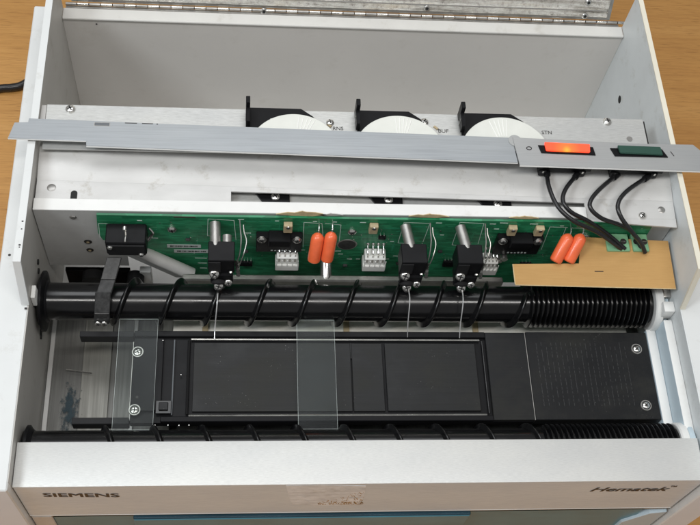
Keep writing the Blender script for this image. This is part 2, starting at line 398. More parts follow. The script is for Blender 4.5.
# side covers (pods) and tall side walls
def side(sgn, xi):
    xo = xi+sgn*21
    x0, x1 = min(xi+sgn*.0, xo), max(xi, xo)
    mb = MB()
    # top flange of the cover with a rounded outer edge, front face, outer face
    mb.prism([(-83.5, 27), (283, 27), (283, -ZOFF+8), (-81.5, -ZOFF+8)], 'x', x0, x1, M['white'], bev=.8)
    ob = mb.build('side_cover', st)
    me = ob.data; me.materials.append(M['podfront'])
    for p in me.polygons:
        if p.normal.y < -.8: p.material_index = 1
    mb = MB()
    xw = xi+sgn*2.6; x0, x1 = min(xi-sgn*.15, xw), max(xi-sgn*.15, xw)
    prof = [(-78, -50), (-78, 26.6), (36, 26.7), (47.5, 64.5), (281, 64.5), (281, -82), (88, -82), (88, -50)]
    mb.prism(prof, 'x', x0, x1, M['wallgrey' if sgn > 0 else 'wallshade'])
    # bright edge folded over the top
    mb.prism([(36, 27.4), (46.6, 65.2), (281, 65.2), (281, 64.4), (48, 64.4), (37.5, 27.4)], 'x', x0-(.4 if sgn > 0 else 1.6), x1+.4, M['cream'] if sgn > 0 else M['white'])
    w = mb.build('side_wall', st)
    return w
wl = side(-1, XL); wr = side(1, XR)
mb = MB()
for px, py, r in ((22.5,221,.8),(23,233,.6),(20,246,.9),(24.3,304.5,1.1),(19.5,247.5,.6)):
    p = at(px, py, x=XL-1.2)
    p.z = 65.35 if py < 262 else 28
    mb = MB(); mb.box(p.x-r*.7, p.x+r*.7, p.y-r*.6, p.y+r*.6, p.z-.4, p.z+.05, M['ink'], .1); mb.build('paint_chip', st)
p = at(9.5, 255, z=27.1); mb = MB(); mb.cyl(p, p+Vector((0,0,.15)), .9, M['ink'], 8); mb.build('paint_chip', st)
# grommet holes in the walls
mb = MB(); p = at(619.5, 99.5, x=XR-.2); mb.cyl(p, p+Vector((-.3,0,0)), 3.2, M['dark'], 16, prof=[(0,3.2),(1,2.4)]); mb.build('wall_hole', st)
mb = MB()
for q in ((37.5,262),(38,271),(40.5,331.5),(40.5,336.5)):
    p = at(*q, x=XL+.2); mb = MB(); mb.cyl(p, p+Vector((.8,0,0)), 1.9, M['dark'], 12); mb.build('wall_screw', st)

# back panel, its top flange, hinge and open lid
mb = MB(); mb.box(XL+.3, XR-.3, 272, 273.5, -80, 27.5, M['panel'], 0)
mb.box(XL+.3, XR-.6, 271.8, 281, 27, 28.2, M['flange'], .4)
p = at(96.5, 24, y=271.8); mb.cyl(p, p+Vector((0,-.2,0)), .7, M['ink'], 8)
mb.tube([(XL+.6, 271.9, 27.2), (XR-.8, 271.9, 27.2)], 1.2, M['flange'], 12)
mb.build('back_panel', st)
lid = MB()
zt, sl = 240, 9/20.0
def lp(x, h, off=0):   # point on the lid leaf, h up along it
    return (x, 286+h*math.sin(math.atan(sl))-off, 29.5+h*math.cos(math.atan(sl)))
n_l = Vector((0, -math.cos(math.atan(sl)), math.sin(math.atan(sl))))
lid.slab([lp(-199,0), lp(212,0), lp(212,230), lp(-199,230)], 1.2, M['steeldull'])
lid.slab([Vector(p)+n_l*.9 for p in (lp(-194,2.5), lp(209,2.5), lp(209,228), lp(-194,228))], .8, M['foil'])
lid.tube([Vector(lp(-192,8))+n_l*1.0, Vector(lp(208,8))+n_l*1.0], .7, M['steel'], 6)
lid_ob = lid.build('lid', st)
for px, py in ((264,3.5),(426.5,6.5),(584,13.5),(588,1.5)):
    d = at(px, py, y=289+ (0 if py > 5 else 3))
    h = (d.z-29.5)/math.cos(math.atan(sl)); c = Vector(lp(d.x, h))+n_l*1.2
    mb = MB(); mb.cyl(c, c+n_l*1.6, 2.6, M['steel'], 18, prof=[(0,2.6),(.6,2.5),(1,1.9)]); mb.cyl(c+n_l*1.6, c+n_l*1.7, 1.2, M['dark'], 12)
    s_ = mb.build('rivet', lid_ob)
mb = MB(); x = -203.0; k = 0
while x < 220:
    L = 8.6
    mb.cyl((x, 284, 29.2), (x+L-.7, 284, 29.2), 1.15, M['steel'] if k % 2 else M['steeldull'], 12)
    x += L; k += 1
mb.cyl((-203,284,29.2), (220,284,29.2), .9, M['dark'], 8)
mb.box(-203, 219, 281.2, 283.5, 27.4, 28.0, M['steeldull'], .1)
mb.build('hinge', st)

# reservoir plate with its holders and discs
mb = MB()
mb.box(-201, 207.5, 133, 168.5, 58.6, 60, M['plate'], .2)
mb.box(-201, 207.5, 165.8, 167.4, 54, 59.0, M['bracket'], .2)
mb.box(XL+.4, -201.3, 150, 168, 58.2, 59.6, M['bracket'], .1)
mb.box(207.7, 209.2, 134, 168, 50, 58.2, M['dark'], 0)
pl = mb.build('reservoir_plate', st)
for q in ((70.5,109.5,3.1),(330,123,2.6),(424,122.5,2.9),(607,122,3.0)):
    screw(pl, at(q[0], q[1], z=60), (0,0,1), r=q[2], h=2.0)
mb = MB(); p = at(629.5, 139, z=60.05); mb.cyl(p, p+Vector((0,0,.25)), 2.1, M['steeldull'], 16); mb.build('plug', pl)
for i, (cx_, fin) in enumerate(((294.5, 247.5), (398, 357), (502, 461))):
    dy = 114+(cx_-298)*.0160
    top = at(cx_, dy, z=64.5)
    mb = MB()      # holder: flat black plate with a fin standing at its left end
    f0 = at(fin, dy+13, z=61)
    fx = f0.x
    mb.prism([(fx, 136), (fx, 168.2), (fx+36, 168.2), (fx+44, 162), (fx+60, 136)], 'z', 60.2, 62.6, M['black'], bev=.2)
    mb.box(fx-1.2, fx+1.6, 151.5, 163, 62.5, 70, M['black'], .3)
    mb.box(fx-1.2, fx+1.6, 163, 168.5, 60.3, 75, M['black'], .3)
    mb.box(fx-1.4, fx-1.15, 158, 158.5, 61, 69, M['steeldull'], 0)
    h_ = mb.build('disc_holder', st)
    p = at(fin+24, dy+6, z=62.8); mb = MB(); mb.cyl(p, p+Vector((0,0,.25)), 1.1, M['steel'], 12); mb.build('pin', h_)
    mb = MB()      # round white disc, cut off straight under the control bar
    r = 31; cy_ = top.y-r; pts = []
    a0 = math.asin(max(-1, min(1, (137-cy_)/r)))
    for k in range(41):
        a = a0+(math.pi-2*a0)*k/40; pts.append((top.x+r*math.cos(a), cy_+r*math.sin(a)))
    mb.prism(pts, 'z', 62.9, 64.5, M['disc'], bev=.25)
    for k, a in enumerate((62, 67, 72, 78, 84) if i < 2 else (84, 90, 96, 102, 109)):
        a = math.radians(a-(12 if i == 1 else 0)+(22 if i == 1 else 0))
        u = Vector((math.cos(a), math.sin(a), 0)); c = Vector((top.x, cy_, 64.5))
        mb.tube([c+u*(r-2), c+u*(r-16)], .35, M['discline'], 5)
    mb.build('pump_disc', st)
    p = at((339, 444.5, 548)[i]-6, (130, 132.5, 134.0)[i], z=60.1)
    mb = MB(); mb.text(('RNS', 'BUF', 'STN')[i], p, (1,0,0), (0,1,0), M['ink'], 4.0, width=7.0, lift=.1); mb.build('lettering', pl)
    if i < 2:
        mb = MB(); q = at((327.5, 434)[i], (124, 126.5)[i], z=60.2)
        mb.cyl(q, q+Vector((2.4,-2.4,.2)), .9, M['tan'], 8); mb.build('marking', pl)

# pale housing sheet under the bar, sweeping down to a screw ledge
def skew(x): return -8*(x+205)/427.0
prof = [(148,57.6),(146,57.0),(144,55.4),(142,53.4),(139.5,54.3),(136,53.6),(130,52.8),(124,51.8),(118.5,50.75),(116,50.25),(115.2,50.05)]
mb = MB(); mb.sheet(prof, XL+1.2, XR-.4, M['ledge'], xs=6, skew=skew)
yb = lambda x: 115.2+skew(x)
wy0 = at(231,191.4,z=50).y; wy1 = at(585,203,z=50).y; wx0 = at(231,197,z=50).x; wx1 = at(585,208,z=50).x
mb.slab([(XL+1.2, 101, 50), (wx0, 101, 50), (wx0, yb(wx0), 50), (XL+1.2, yb(XL), 50)], 1.2, M['ledge'])
mb.slab([(wx0+.02, wy0, 50), (wx1, wy1, 50), (wx1, yb(wx1), 50), (wx0+.02, yb(wx0), 50)], 1.2, M['ledge'])
mb.slab([(wx1+.02, 90.6, 50), (XR-1.5, 86.5, 50), (XR-.4, yb(XR), 50), (wx1+.02, yb(wx1), 50)], 1.2, M['ledge'])
mb.box(wx0-4, wx1+4, 94, 112, 42, 43, M['plate'], 0)
mb.box(XL+1, XR-.5, 117.6, 118.6, -40, 48.5, M['bracket'], 0)
hs = mb.build('housing_sheet', st)
mb = MB(); p = at(51.5, 187.7, z=50); mb.cyl(p, p+Vector((0,0,.25)), 2.9, M['steeldull'], 18, prof=[(0,2.9),(1,2.3)]); mb.build('rivet', hs); mb = MB()
p = at(661.6, 209.8, z=50); mb.cyl(p, p+Vector((0,0,.3)), 2.6, M['steeldull'], 18, prof=[(0,2.6),(1,2.0)]); mb.build('rivet', hs)
mb = MB(); p = at(74, 194.5, z=50.05); mb.box(p.x-2.1, p.x+2.1, 101.2, p.y+1, 50.02, 50.12, M['dark'], 0); mb.cyl((p.x,p.y+1,50.02),(p.x,p.y+1,50.13),2.1,M['dark'],14); mb.build('slot', hs)
screw(hs, at(642, 216, z=50), (0,-.3,1), r=2.6, h=2.4)
for px, py in ((273, 199), (386, 202), (495, 206)):
    q = at(px, py, z=43)
    mb = MB(); mb.prism([(q.x-13, q.y+5.5), (q.x+11, q.y+5.5), (q.x+11, q.y-6), (q.x-5, q.y-6)], 'z', 43.1, 45, M['black'], bev=.2)
    b_ = mb.build('clamp', st); screw(b_, (q.x+1.5, q.y+.3, 45), (0,0,1), r=3.0, h=1.8)

# mounting bracket (white top strip + vertical plate) and the circuit board
mb = MB()
mb.box(XL+.8, wx1, 92, 100.6, 50.2, 51.4, M['strip'], .25)
zb = at(65, 264, y=93).z
mb.prism([(XL+.8, 50.2), (XR-1, 50.0), (XR-1, -40), (-118, -40), (-150, zb+14), (-150, zb), (XL+.8, zb)], 'y', 92.2, 93.4, M['bracket'])
br = mb.build('mounting_bracket', st)
mb = MB()
for px, py, r in ((73, 217.5, 2.3), (88, 241.8, 2.7), (90, 250, 2.5), (138, 250.3, 2.6)):
    p = at(px, py, y=92); mb = MB(); mb.cyl(p, p+Vector((0,-.5,0)), r, M['steel' if py < 220 else 'ink'], 16, prof=[(0,r),(1,r*.7)])
    if py > 220: mb.cyl(p+Vector((0,-.5,0)), p+Vector((0,-.6,0)), r*.4, M['tan'], 10)
    mb.build('bracket_screw', br)
# diagonal strut and machinery in the gap at the left
mb = MB()
a = at(128, 246, y=89); b_ = at(192, 274, y=82); mb.tube([a, (a+b_)/2, b_], 4.6, M['bracket'], 12); mb.build('strut', br)
mb = MB(); p = at(66, 268, y=100); q = at(150, 268, y=100)
mb.box(p.x, q.x-14, 97, 100, p.z-34, p.z+2, M['black'], .3)
for px in (94, 136):
    c = at(px, 274, y=96); mb.cyl(c, c+Vector((0,-7,0)), 8 if px < 100 else 6, M['matte'], 24)
mb.build('motor_plate', st)
mb = MB(); p = at(146, 268, y=99); mb.box(p.x-4, p.x+4, 94, 99, p.z-20, p.z+3, M['nylon'], .4); mb.build('spacer', st)
mb = MB(); a = at(70, 281, y=66); b_ = at(520, 281, y=70); mb.box(-112, 112, 72, 77, -12, -5, M['steeldull'], 1.0)
mb.build('cross_bar', st)

PY = 89.6      # front face of the board
pts = [(96,213.3),(98,233),(103,240),(146,248),(188,272),(204,300),(640,300),(640,246),(656,221.5)]
pp = []
for px, py in pts:
    p = at(px, py, y=PY); pp.append((p.x, max(p.z, -38)))
pp[5] = (pp[4][0]+6, -38); pp[6] = (206, -38); pp[7] = (206, 20); pp[0] = (pp[0][0], 49.6); pp[8] = (at(655,222,y=PY).x, 49.6)
mb = MB(); mb.prism(pp, 'y', PY, PY+1.6, M['pcb'])
for k in range(260):      # plated holes and short traces printed on the board
    x = random.uniform(-158, 200); z = random.uniform(-4, 46)
    if x < -112 and z < 30: continue
    if k % 3: mb.cyl((x, PY, z), (x, PY-.08, z), random.uniform(.35, .6), M['steel'], 8)
    else:
        L = random.uniform(4, 18); mb.box(x, min(x+L, 203), PY-.04, PY-.01, z, z+random.choice((.35,.5,.9)), M['trace'], 0)
for k in range(22):       # vertical traces
    x = random.uniform(-105, 200); z = random.uniform(0, 30); mb.box(x, x+.4, PY-.05, PY-.01, z, z+random.uniform(5, 16), M['trace'], 0)
pcb = mb.build('circuit_board', st)
def chip(px, py, w, h, mat='black', legs=True):
    p = at(px, py, y=PY); m_ = MB(); m_.box(p.x-w/2, p.x+w/2, PY-2.2, PY-.05, p.z-h/2, p.z+h/2, M[mat], .3)
    if legs:
        n_ = max(2, int(w/2.2))
        for q_ in range(n_):
            xx = p.x-w/2+w*(q_+.5)/n_
            for sg in (-1, 1): m_.box(xx-.3, xx+.3, PY-1, PY-.1, p.z+sg*h/2-.6, p.z+sg*h/2+.6, M['steel'], 0)
    m_.build('chip' if legs else 'resistor', pcb)
for q_ in ((246,262,9,5),(449,262,9,7),(382,236,5,3),(525,263,8,5)): chip(*q_)
for q_ in ((246,250,3,1.2),(345,264,3.2,1.3),(398,262,3,1.2),(440,250,3,1.2),(188,238,3,1.2)): chip(*q_, mat='grub', legs=False)
def B(px, py, d=0): # a point on the board, d mm in front of it
    return at(px, py, y=PY-d)
# silkscreen outlines and marks
mb = MB()
def line(px0, py0, px1, py1, w=.35):
    a = B(px0, py0, .08); b_ = B(px1, py1, .08); d_ = (b_-a).normalized(); n = Vector((-d_.z, 0, d_.x))*w/2
    mb.slab([a-n, b_-n, b_+n, a+n], .05, M['silk'])
for seg_ in ((98.5,223.5,142,225),(98.5,223.5,100,238),(208,219,234,220.5),(208,219,207.5,236),(234,220.5,236,240),
            (304,222.5,322,223.5),(304,222.5,303,247),(322,223.5,323,236),(325,223.5,341,225),(341,225,339,243),
            (404,222.5,430,223.5),(404,222.5,398,243),(430,223.5,423,242),(460,222.5,484,223.5),(460,222.5,452,245),(484,223.5,478,244),
            (398,243,412,244),(452,245,465,246),(550,227,568,227.5),(550,227,541,250),(571,228,588,228.5),(566,228,561,240)):
    line(*seg_)
for px, py, w in ((137,220.5,5),(150,238,8),(238,219.5,6),(244,233,7),(275,221,4),(313,221.5,4),(333,222,4),(390,241.5,4),
                  (360,222.5,6),(436,223,6),(440,235,4),(490,224,6),(494,229,5),(500,223,8),(530,224,8),(560,226,4),(632,225,11),
                  (195,258,12),(198,263,9),(200,268,7),(335,251,6),(338,254,5),(347,259,5),(356,259,4),(385,259,4),(393,256,5),(518,251,10),(300,250,5),(526,254,7)):
    line(px, py, px+w, py+w*.02, .8)
mb.build('silkscreen', pcb)
# paper labels with bar code ticks
mb = MB()
for x0, y0, x1, y1, z_ in ((167,244.5,201,248,.1),(174,249.5,209,253,.12)):
    a = B(x0, y0, z_+.15); b_ = B(x1, y1, z_+.15)
    mb.box(a.x, b_.x, PY-z_-.15, PY-z_, b_.z, a.z, M['label'], 0)
    for k in range(18):
        x = a.x+2+(b_.x-a.x-4)*k/18; mb.box(x, x+random.uniform(.4,1.0), PY-z_-.2, PY-z_-.16, b_.z+1.2, b_.z+3.0, M['ink'], 0)
mb.build('paper_label', pcb)
# screws, the round opening
for px, py in ((172,228.5),(352,231),(586,236.5)):
    p = B(px, py); screw(pcb, p, (0,-1,.0), r=3.0, h=2.2)
mb = MB(); p = B(347, 244.5)
mb.cyl(p, p+Vector((0,-.25,0)), 6.6, M['steeldull'], 32, prof=[(0,7.0),(1,6.8)]); mb.cyl(p+Vector((0,-.25,0)), p+Vector((0,-.32,0)), 6.0, M['grub'], 32); mb.build('access_hole', pcb)
mb = MB(); p = B(185, 223, .1); mb.box(p.x-7, p.x+7, PY-.3, PY-.05, 48.2, 49.5, M['inkbrown'], 0); mb.build('edge_notch', pcb)
# orange capacitors: dipped bodies hanging towards the front
def capac(top, bot, r):
    top = Vector(top); bot = Vector(bot); mb = MB()
    mb.cyl(bot, top, r, M['orange'], 24, prof=[(0,r*.72),(.035,r*.93),(.09,r),(.80,r),(.88,r*.9),(.95,r*.62),(1,r*.2)])
    lead = top+(top-bot).normalized()*1.5
    mb.tube([top-(top-bot).normalized()*1, lead, lead+Vector((.2,2.4,.6)), Vector((lead.x+.3, PY, lead.z+.6))], .45, M['steel'], 6)
    return mb.build('capacitor', pcb)
capac(at(318.5,233,y=83), at(313.5,261.5,y=72), 4.3); capac(at(332,232,y=83), at(326.5,261,y=72), 4.2)
capac(at(570,234,y=83), at(555,262,y=68), 4.3); capac(at(582.5,234,y=83), at(568,262,y=68), 4.3)
# white pin headers
def header(px, py0, py1, w, skewx=0):
    mb = MB(); a = B(px, py0, 8); b_ = B(px, py1, 8)
    t = a.z; bt = t-16
    mb.box(a.x-w/2, a.x+w/2, PY-9, PY-.3, bt, t, M['nylon'], .5)
    mb.box(a.x-w/2-.8, a.x+w/2+.8, PY-10.5, PY-1, bt+1, bt+8, M['nylon'], .4)
    for k in range(5):
        x = a.x-w/2+w*k/4; mb.box(x-.25, x+.25, PY-10.9, PY-10.4, bt+8, t-.5, M['nylon'], 0)
        if k < 4: mb.box(x+1, x+2.4, PY-9.1, PY-8.98, t-5, t-1, M['steeldull'], 0)
    for k in range(4):
        x = a.x-w/2+w*(k+.5)/4
        mb.box(x-.35, x+.35, PY-8, PY-.5, t+.02, t+.8, M['steeldull'], 0)
        mb.tube([(x, PY-6, t), (x, PY-6, t+3.4), (x, PY-1, t+4.6)], .55, M['steel'], 6)
        mb.cyl((x, PY-.3, t+6.2), (x, PY-1.6, t+6.2), 1.25, M['steel'], 10, r1=.5)
    return mb.build('connector', pcb)
header(287.5, 257, 278, 14.4); header(375.5, 258, 279, 14.4)
h3 = header(491, 262, 279, 10.5)
mb = MB()     # small chrome cans beside the third header
for px, py in ((497.5,253),(503,251)):
    p = B(px, py, .2); mb.cyl(p, p+Vector((0,-7,0)), 2.6, M['steel'], 18)
mb.build('metal_can', pcb)
# black optical bars with end lugs
def sensor_bar(x0, x1, yt, yb_, up=True):
    mb = MB(); a = B(x0, yt); b_ = B(x1, yt); c = B(x0, yb_)
    zt_, zb_ = a.z, c.z
    zt_, zb_ = max(zt_, zb_)-3.5, min(zt_, zb_)
    mb.box(a.x, b_.x, PY-5, PY-.2, zb_, zt_, M['black'], .4)
    mb.box(a.x+8, b_.x-8, PY-9, PY-.2, zt_-6, zt_+1.5, M['black'], .5)
    for k in range(6): mb.box(a.x+10+k*2.4, a.x+11.3+k*2.4, PY-5.15, PY-5.02, zb_+2, zb_+2.6+random.random(), M['label'], 0)
    o = mb.build('optical_sensor', pcb)
    for x in (a.x+3.6, b_.x-3.6): screw(o, (x, PY-5, zt_-3), (0,-1,.2), r=2.6, h=1.5, ring=3.3)
    return o
sensor_bar(256.5, 303, 228, 245.5); s2 = sensor_bar(499, 545, 230, 248)
def lug(px, py):
    mb = MB(); p = B(px, py, 1); mb.box(p.x-2.9, p.x+2.9, PY-4, PY-.2, p.z-5, p.z+4, M['tan'], .4)
    mb.cyl((p.x, PY-4.1, p.z+2.4), (p.x, PY-4.6, p.z+2.4), 1.4, M['steel'], 10); return mb.build('trimmer', pcb)
for q in ((288,225.5),(373.5,226.5),(512,228.5),(539,229)): lug(*q)
# power terminal, pale green
for px0, px1, py0, py1 in ((607,630,229,250),(634,650,228,249)):
    mb = MB(); a = at(px0, py1, y=77); b_ = at(px1, py1, y=77)
    mb.box(a.x, b_.x, 76, PY-.2, 22, 36, M['terminal'], .5)
    mb.box(a.x+1, b_.x-1, 75, 80, 20, 27, M['terminal'], .4)
    w = (b_.x-a.x)/2
    for k in range(2):
        cx_ = a.x+w*(k+.5); mb.cyl((cx_, 80+3, 36.0), (cx_, 83, 36.25), 2.2, M['ink'], 14); mb.box(cx_-2.2, cx_+2.2, 75.6, 75.95, 24, 29.5, M['ink'], 0)
        mb.box(cx_-1.6, cx_+1.6, 82.8, 83.3, 36.2, 36.4, M['steel'], 0)
    mb.build('terminal_block', pcb)
# blobs of torn paper along the top of the board
for px, py, s_ in ((302,214,1.0),(429,215.5,.8),(330,216.6,.5),(524,216.6,.6)):
    p = at(px, py, y=91.8); mb = MB(); w = 17*s_
    ptsb = [(-w, 0), (-w*.55, 2.6*s_), (-w*.3, 2.0*s_), (0, 4.2*s_), (w*.12, 3.2*s_), (w*.5, 2.8*s_), (w*.8, 1.2*s_), (w, 0), (w*.4, -1.8*s_), (-w*.4, -1.5*s_)]
    mb.prism([(p.x+u, 51.6+v) for u, v in ptsb], 'y', 91.0, 91.5, M['paper' if s_ > .55 else 'bracket'])
    mb.build('torn_paper', br)

# ------------------------------------------------------------------ lever microswitch at the left end
mb = MB()
a = at(104, 236, y=76); b_ = at(145, 236, y=76)
x0, x1 = a.x, b_.x
mb.box(x0, x1, 74, 88.8, 26, 41, M['black'], .7)
mb.box(x0+1.2, x1-.8, 72.8, 74.2, 27, 39, M['matte'], .3)
ms = mb.build('lever_switch', st)
for p in ((x0+3, 72.7, 37.2), (x1-3.5, 72.7, 28.3)):
    m_ = MB(); m_.cyl(p, (p[0], p[1]-1, p[2]), 1.9, M['steel'], 14, prof=[(0,1.9),(1,1.3)]); m_.build('rivet', ms)
mb = MB(); p = at(125, 231, y=80)
mb.box(p.x-.7, p.x+.7, 79.5, 80.3, 41.0, 49, M['steel'], .1); mb.cyl((p.x,78.6,49.4),(p.x,81,49.4),1.2,M['steel'],10)
mb.tube([(p.x,80,41.2),(p.x-.2,76,41.5),(p.x,74.5,41.6)], .6, M['steel'], 6); mb.build('terminal_pin', ms)
mb = MB(); q = B(149.5, 229)
mb.tube([q+Vector((0,-1,3)), q+Vector((2.5,-3,0)), q+Vector((.5,-4,-3)), q+Vector((-1.2,-6,-5)), q+Vector((1.5,-2,-6))], .8, M['steel'], 7); mb.build('solder_wire', ms)
mb = MB()      # the lever arm bends over the rear screw feed
a0 = at(112, 250, y=70); a1 = at(101.5, 287, y=50); a2 = at(99.5, 311, y=38)
def strap(p, q, w, mat, t=1.6, bev=.4):
    d_ = (q-p); side_ = Vector((1,0,0))*w/2
    mb.slab([p-side_, q-side_, q+side_, p+side_], t, mat, bev)
strap(Vector((a0.x, 72, 26)), Vector((a0.x-3.5, 58, 21)), 9.5, M['grub'], 2.5)
strap(Vector((a0.x-3.5, 58, 21)), Vector((a1.x+.5, 48, 19.5)), 9.5, M['grub'], 2.5)
strap(Vector((a1.x+.3, 49, 20.5)), Vector((a1.x-.4, 38, 12)), 9.8, M['grub'], 3.5)
strap(Vector((a1.x-.4, 38, 12)), Vector((a1.x-1.2, 34.5, 3)), 9.8, M['grub'], 3.5)
lv = mb.build('lever_arm', ms)
for k in (-2.4, 1.6):
    p = Vector((a1.x-1+k, 34.2, 4.5)); screw(lv, p, (0,-1,.45), r=2.0, h=1.2)

# ------------------------------------------------------------------ three slide sensors with feeler wires
def slide_sensor(px, tilt, wirepts, post2):
    mb = MB()
    c = at(px, 254, y=67); x0, x1 = c.x-7.6, c.x+9.4
    mb.box(x0, x1, 60, 74.5, 28, 44.5, M['black'], .5)
    mb.box(x0+1.5, x1-1, 58.2, 70, 17, 28, M['black'], .6)
    mb.box(x0+.4, x0+8.2, 59.2, 60.2, 30, 43, M['matte'], .3)
    mb.cyl((c.x-1, 61, 17.8), (c.x-1, 55.5, 14.5), 5.2, M['matte'], 20, prof=[(0,5.6),(.4,5.2),(.6,3.4),(1,2.2)])
    o = mb.build('slide_sensor', st)
    m_ = MB(); m_.cyl((x0+4, 88.9, 43), (x0+4.6+tilt, 72, 41), 3.6, M['steeldull'], 20); m_.build('standoff_post', o)
    if post2:
        m_ = MB(); m_.cyl((x1-5, 80, 42), (x1-5, 73, 41), 3.0, M['steeldull'], 18); m_.build('standoff_post', o)
    screw(o, (x0+3.9, 58.8, 29), (0,-.7,.7), r=3.2, h=2.2)
    screw(o, (c.x-1, 56.5, 16.5), (0,-.7,.7), r=3.1, h=2.0)
    screw(o, (x1-4, 57.8, 19), (0,-.8,.6), r=2.5, h=1.6)
    m_ = MB(); m_.cyl((x1-2.5, 59.5, 31), (x1-2.5, 58.6, 30.6), 1.2, M['steel'], 10); m_.build('rivet', o)
    # solder tails curling at the right
    m_ = MB()
    for k, dx in enumerate((2.5, 5.0)):
        xx = x1+dx
        m_.tube([(xx+.5, 88.5, 48-k*6), (xx+1, 84, 44-k*4), (xx+1.6+k, 78, 40-k*2), (xx+.5, 70, 34), (xx-2, 66, 29-k)], .42, M['steeldull'], 7)
    for k in range(5):
        m_.cyl((x1+1+k*.35, 64-k*.5, 35-k*3.4), (x1+2.6, 65, 34-k*3.4), 1.5, M['steel'], 10, r1=.9)
    m_.build('solder_tail', o)
    m_ = MB(); m_.tube(wirepts, lambda t: .46-.16*t, M['wire'], 8, sub=5); m_.build('feeler_wire', o)
    return o
def wire(px0, py0, px1, py1):
    a = at(px0, py0, y=56); b_ = at(px1, py1, z=-1.5)
    m1_ = at((px0*2+px1)/3+.3, (py0*2+py1)/3, y=44); m2_ = at((px0+px1*3)/4-.3, (py0+py1*3)/4, y=34)
    return [Vector((a.x, 56, 15)), m1_, m2_, b_]
slide_sensor(220, 0, wire(218, 286, 214.5, 339), True)
slide_sensor(413, 2.5, wire(410.5, 283, 407.5, 337), False)
slide_sensor(469, 3.0, wire(464.5, 284, 459.5, 338), False)
mb = MB(); p = at(326, 272, y=80)    # lone silver post under the capacitors
mb.cyl((p.x, 88.8, p.z+3), (p.x, 74, p.z-2), 4.1, M['steel'], 20, prof=[(0,4.1),(.85,4.1),(1,3.4)]); mb.build('standoff_post', st)
# ------------------------------------------------------------------ the two screw feeds
def auger(name, yc, zc, hand, thc, rf, phase_x, label, fl=20.3, co=18.2):
    rc = 12.4; mb = MB()
    mb.cyl((XL+7, yc, zc), (211, yc, zc), rc, M['gloss'], 96)
    def flight(xa, xb, pitch, ro, hw, hwt):
        turns = (xb-xa)/pitch; n = max(2, int(turns*72)); bm = mb.bm; k = mb.mi(M['gloss']); prev = None
        sec = [(-hw, rc-.3), (-hw*.55, rc+.9), (-hwt, ro-.45), (-hwt*.45, ro), (hwt*.45, ro), (hwt, ro-.45), (hw*.55, rc+.9), (hw, rc-.3)]
        for i in range(n+1):
            x = xa+(xb-xa)*i/n
            th = thc-hand*2*math.pi*(x-phase_x)/pitch
            ring = [bm.verts.new((x+dx, yc+r*math.cos(th), zc+r*math.sin(th))) for dx, r in sec]
            if prev:
                for j in range(len(sec)-1):
                    f = bm.faces.new((prev[j], prev[j+1], ring[j+1], ring[j])); f.material_index = k
            else: f = bm.faces.new(ring); f.material_index = k
            prev = ring
        f = bm.faces.new(prev[::-1]); f.material_index = k
    flight(-163, 121.5, 29.72, rf, 2.4, .8)
    flight(122.5, 208.5, 3.42, rf-.4, 1.5, .55)
    bmesh.ops.recalc_face_normals(mb.bm, faces=mb.bm.faces)
    o = mb.build(name, st, ang=50, label=label)
    m_ = MB(); m_.cyl((XL+1.5, yc, zc), (XL+7.5, yc, zc), 20, M['black'], 48, prof=[(0,fl*.79),(.1,fl*.82),(.35,fl),(.6,fl),(.8,14),(1,13)]); m_.build('end_flange', o)
    m_ = MB(); m_.cyl((211, yc, zc), (217, yc, zc), 18, M['channel'], 48, prof=[(0,co-1),(.15,co),(.85,co),(1,co-1.2)]); 
    m_.cyl((217, yc, zc), (221, yc, zc), 18, M['channelshade'], 48, prof=[(0,14.5),(.2,15.2),(.8,15.2),(1,14)]); m_.build('bearing_collar', o)
    return o
auger('screw_feed', 52.5, 0, 1, math.radians(116.5), 16.3, -59.4, 'rear black screw feed crossed by the feeler wires')
auger('screw_feed', -50.2, -.6, -1, math.radians(80), 15.6, -31.0, 'front black screw feed half hidden by the front rail', 15.9, 15.6)
mb = MB(); p = at(34.5, 297, x=XL+1.6); mb.box(XL+.4, XL+3.2, p.y-4, p.y+5, p.z-5, p.z+7, M['nylon'], .4); mb.build('bearing_block', st)

# ------------------------------------------------------------------ platen between the feeds
def tl(px, py, z=-5): p = at(px, py, z=z); return p.x, p.y
xa = tl(132, 375)[0]; xe = 208.2
yb0 = tl(350, 331.5)[1]; yf0 = tl(350, 421)[1]
xg0, yg0 = tl(187, 338); xg1, yg1 = tl(486, 414.5)
xs_ = tl(530, 375)[0]
mb = MB()
mb.box(xa, xs_-.25, yf0, yb0, -13, -7.6, M['black'], .2)
mb.box(xa, xg0-15, yf0+7.5, yb0-5.5, -7.6, -5.2, M['black'], .3)
mb.box(xg0-8.5, xg0-7.6, yf0+5, yb0-6, -7.6, -5.6, M['steelshade'], .3)
mb.box(xg1+5, xs_-.25, yf0+.2, yb0-.2, -7.6, -5, M['platen'], .3)
mb.box(xg0-15, xg1+5.02, yf0, yf0+3.6, -7.6, -5.0, M['black'], .4)
mb.box(xa, xg1+5.02, yb0-4.2, yb0, -7.6, -4.8, M['black'], .4)
pt = mb.build('platen', st)
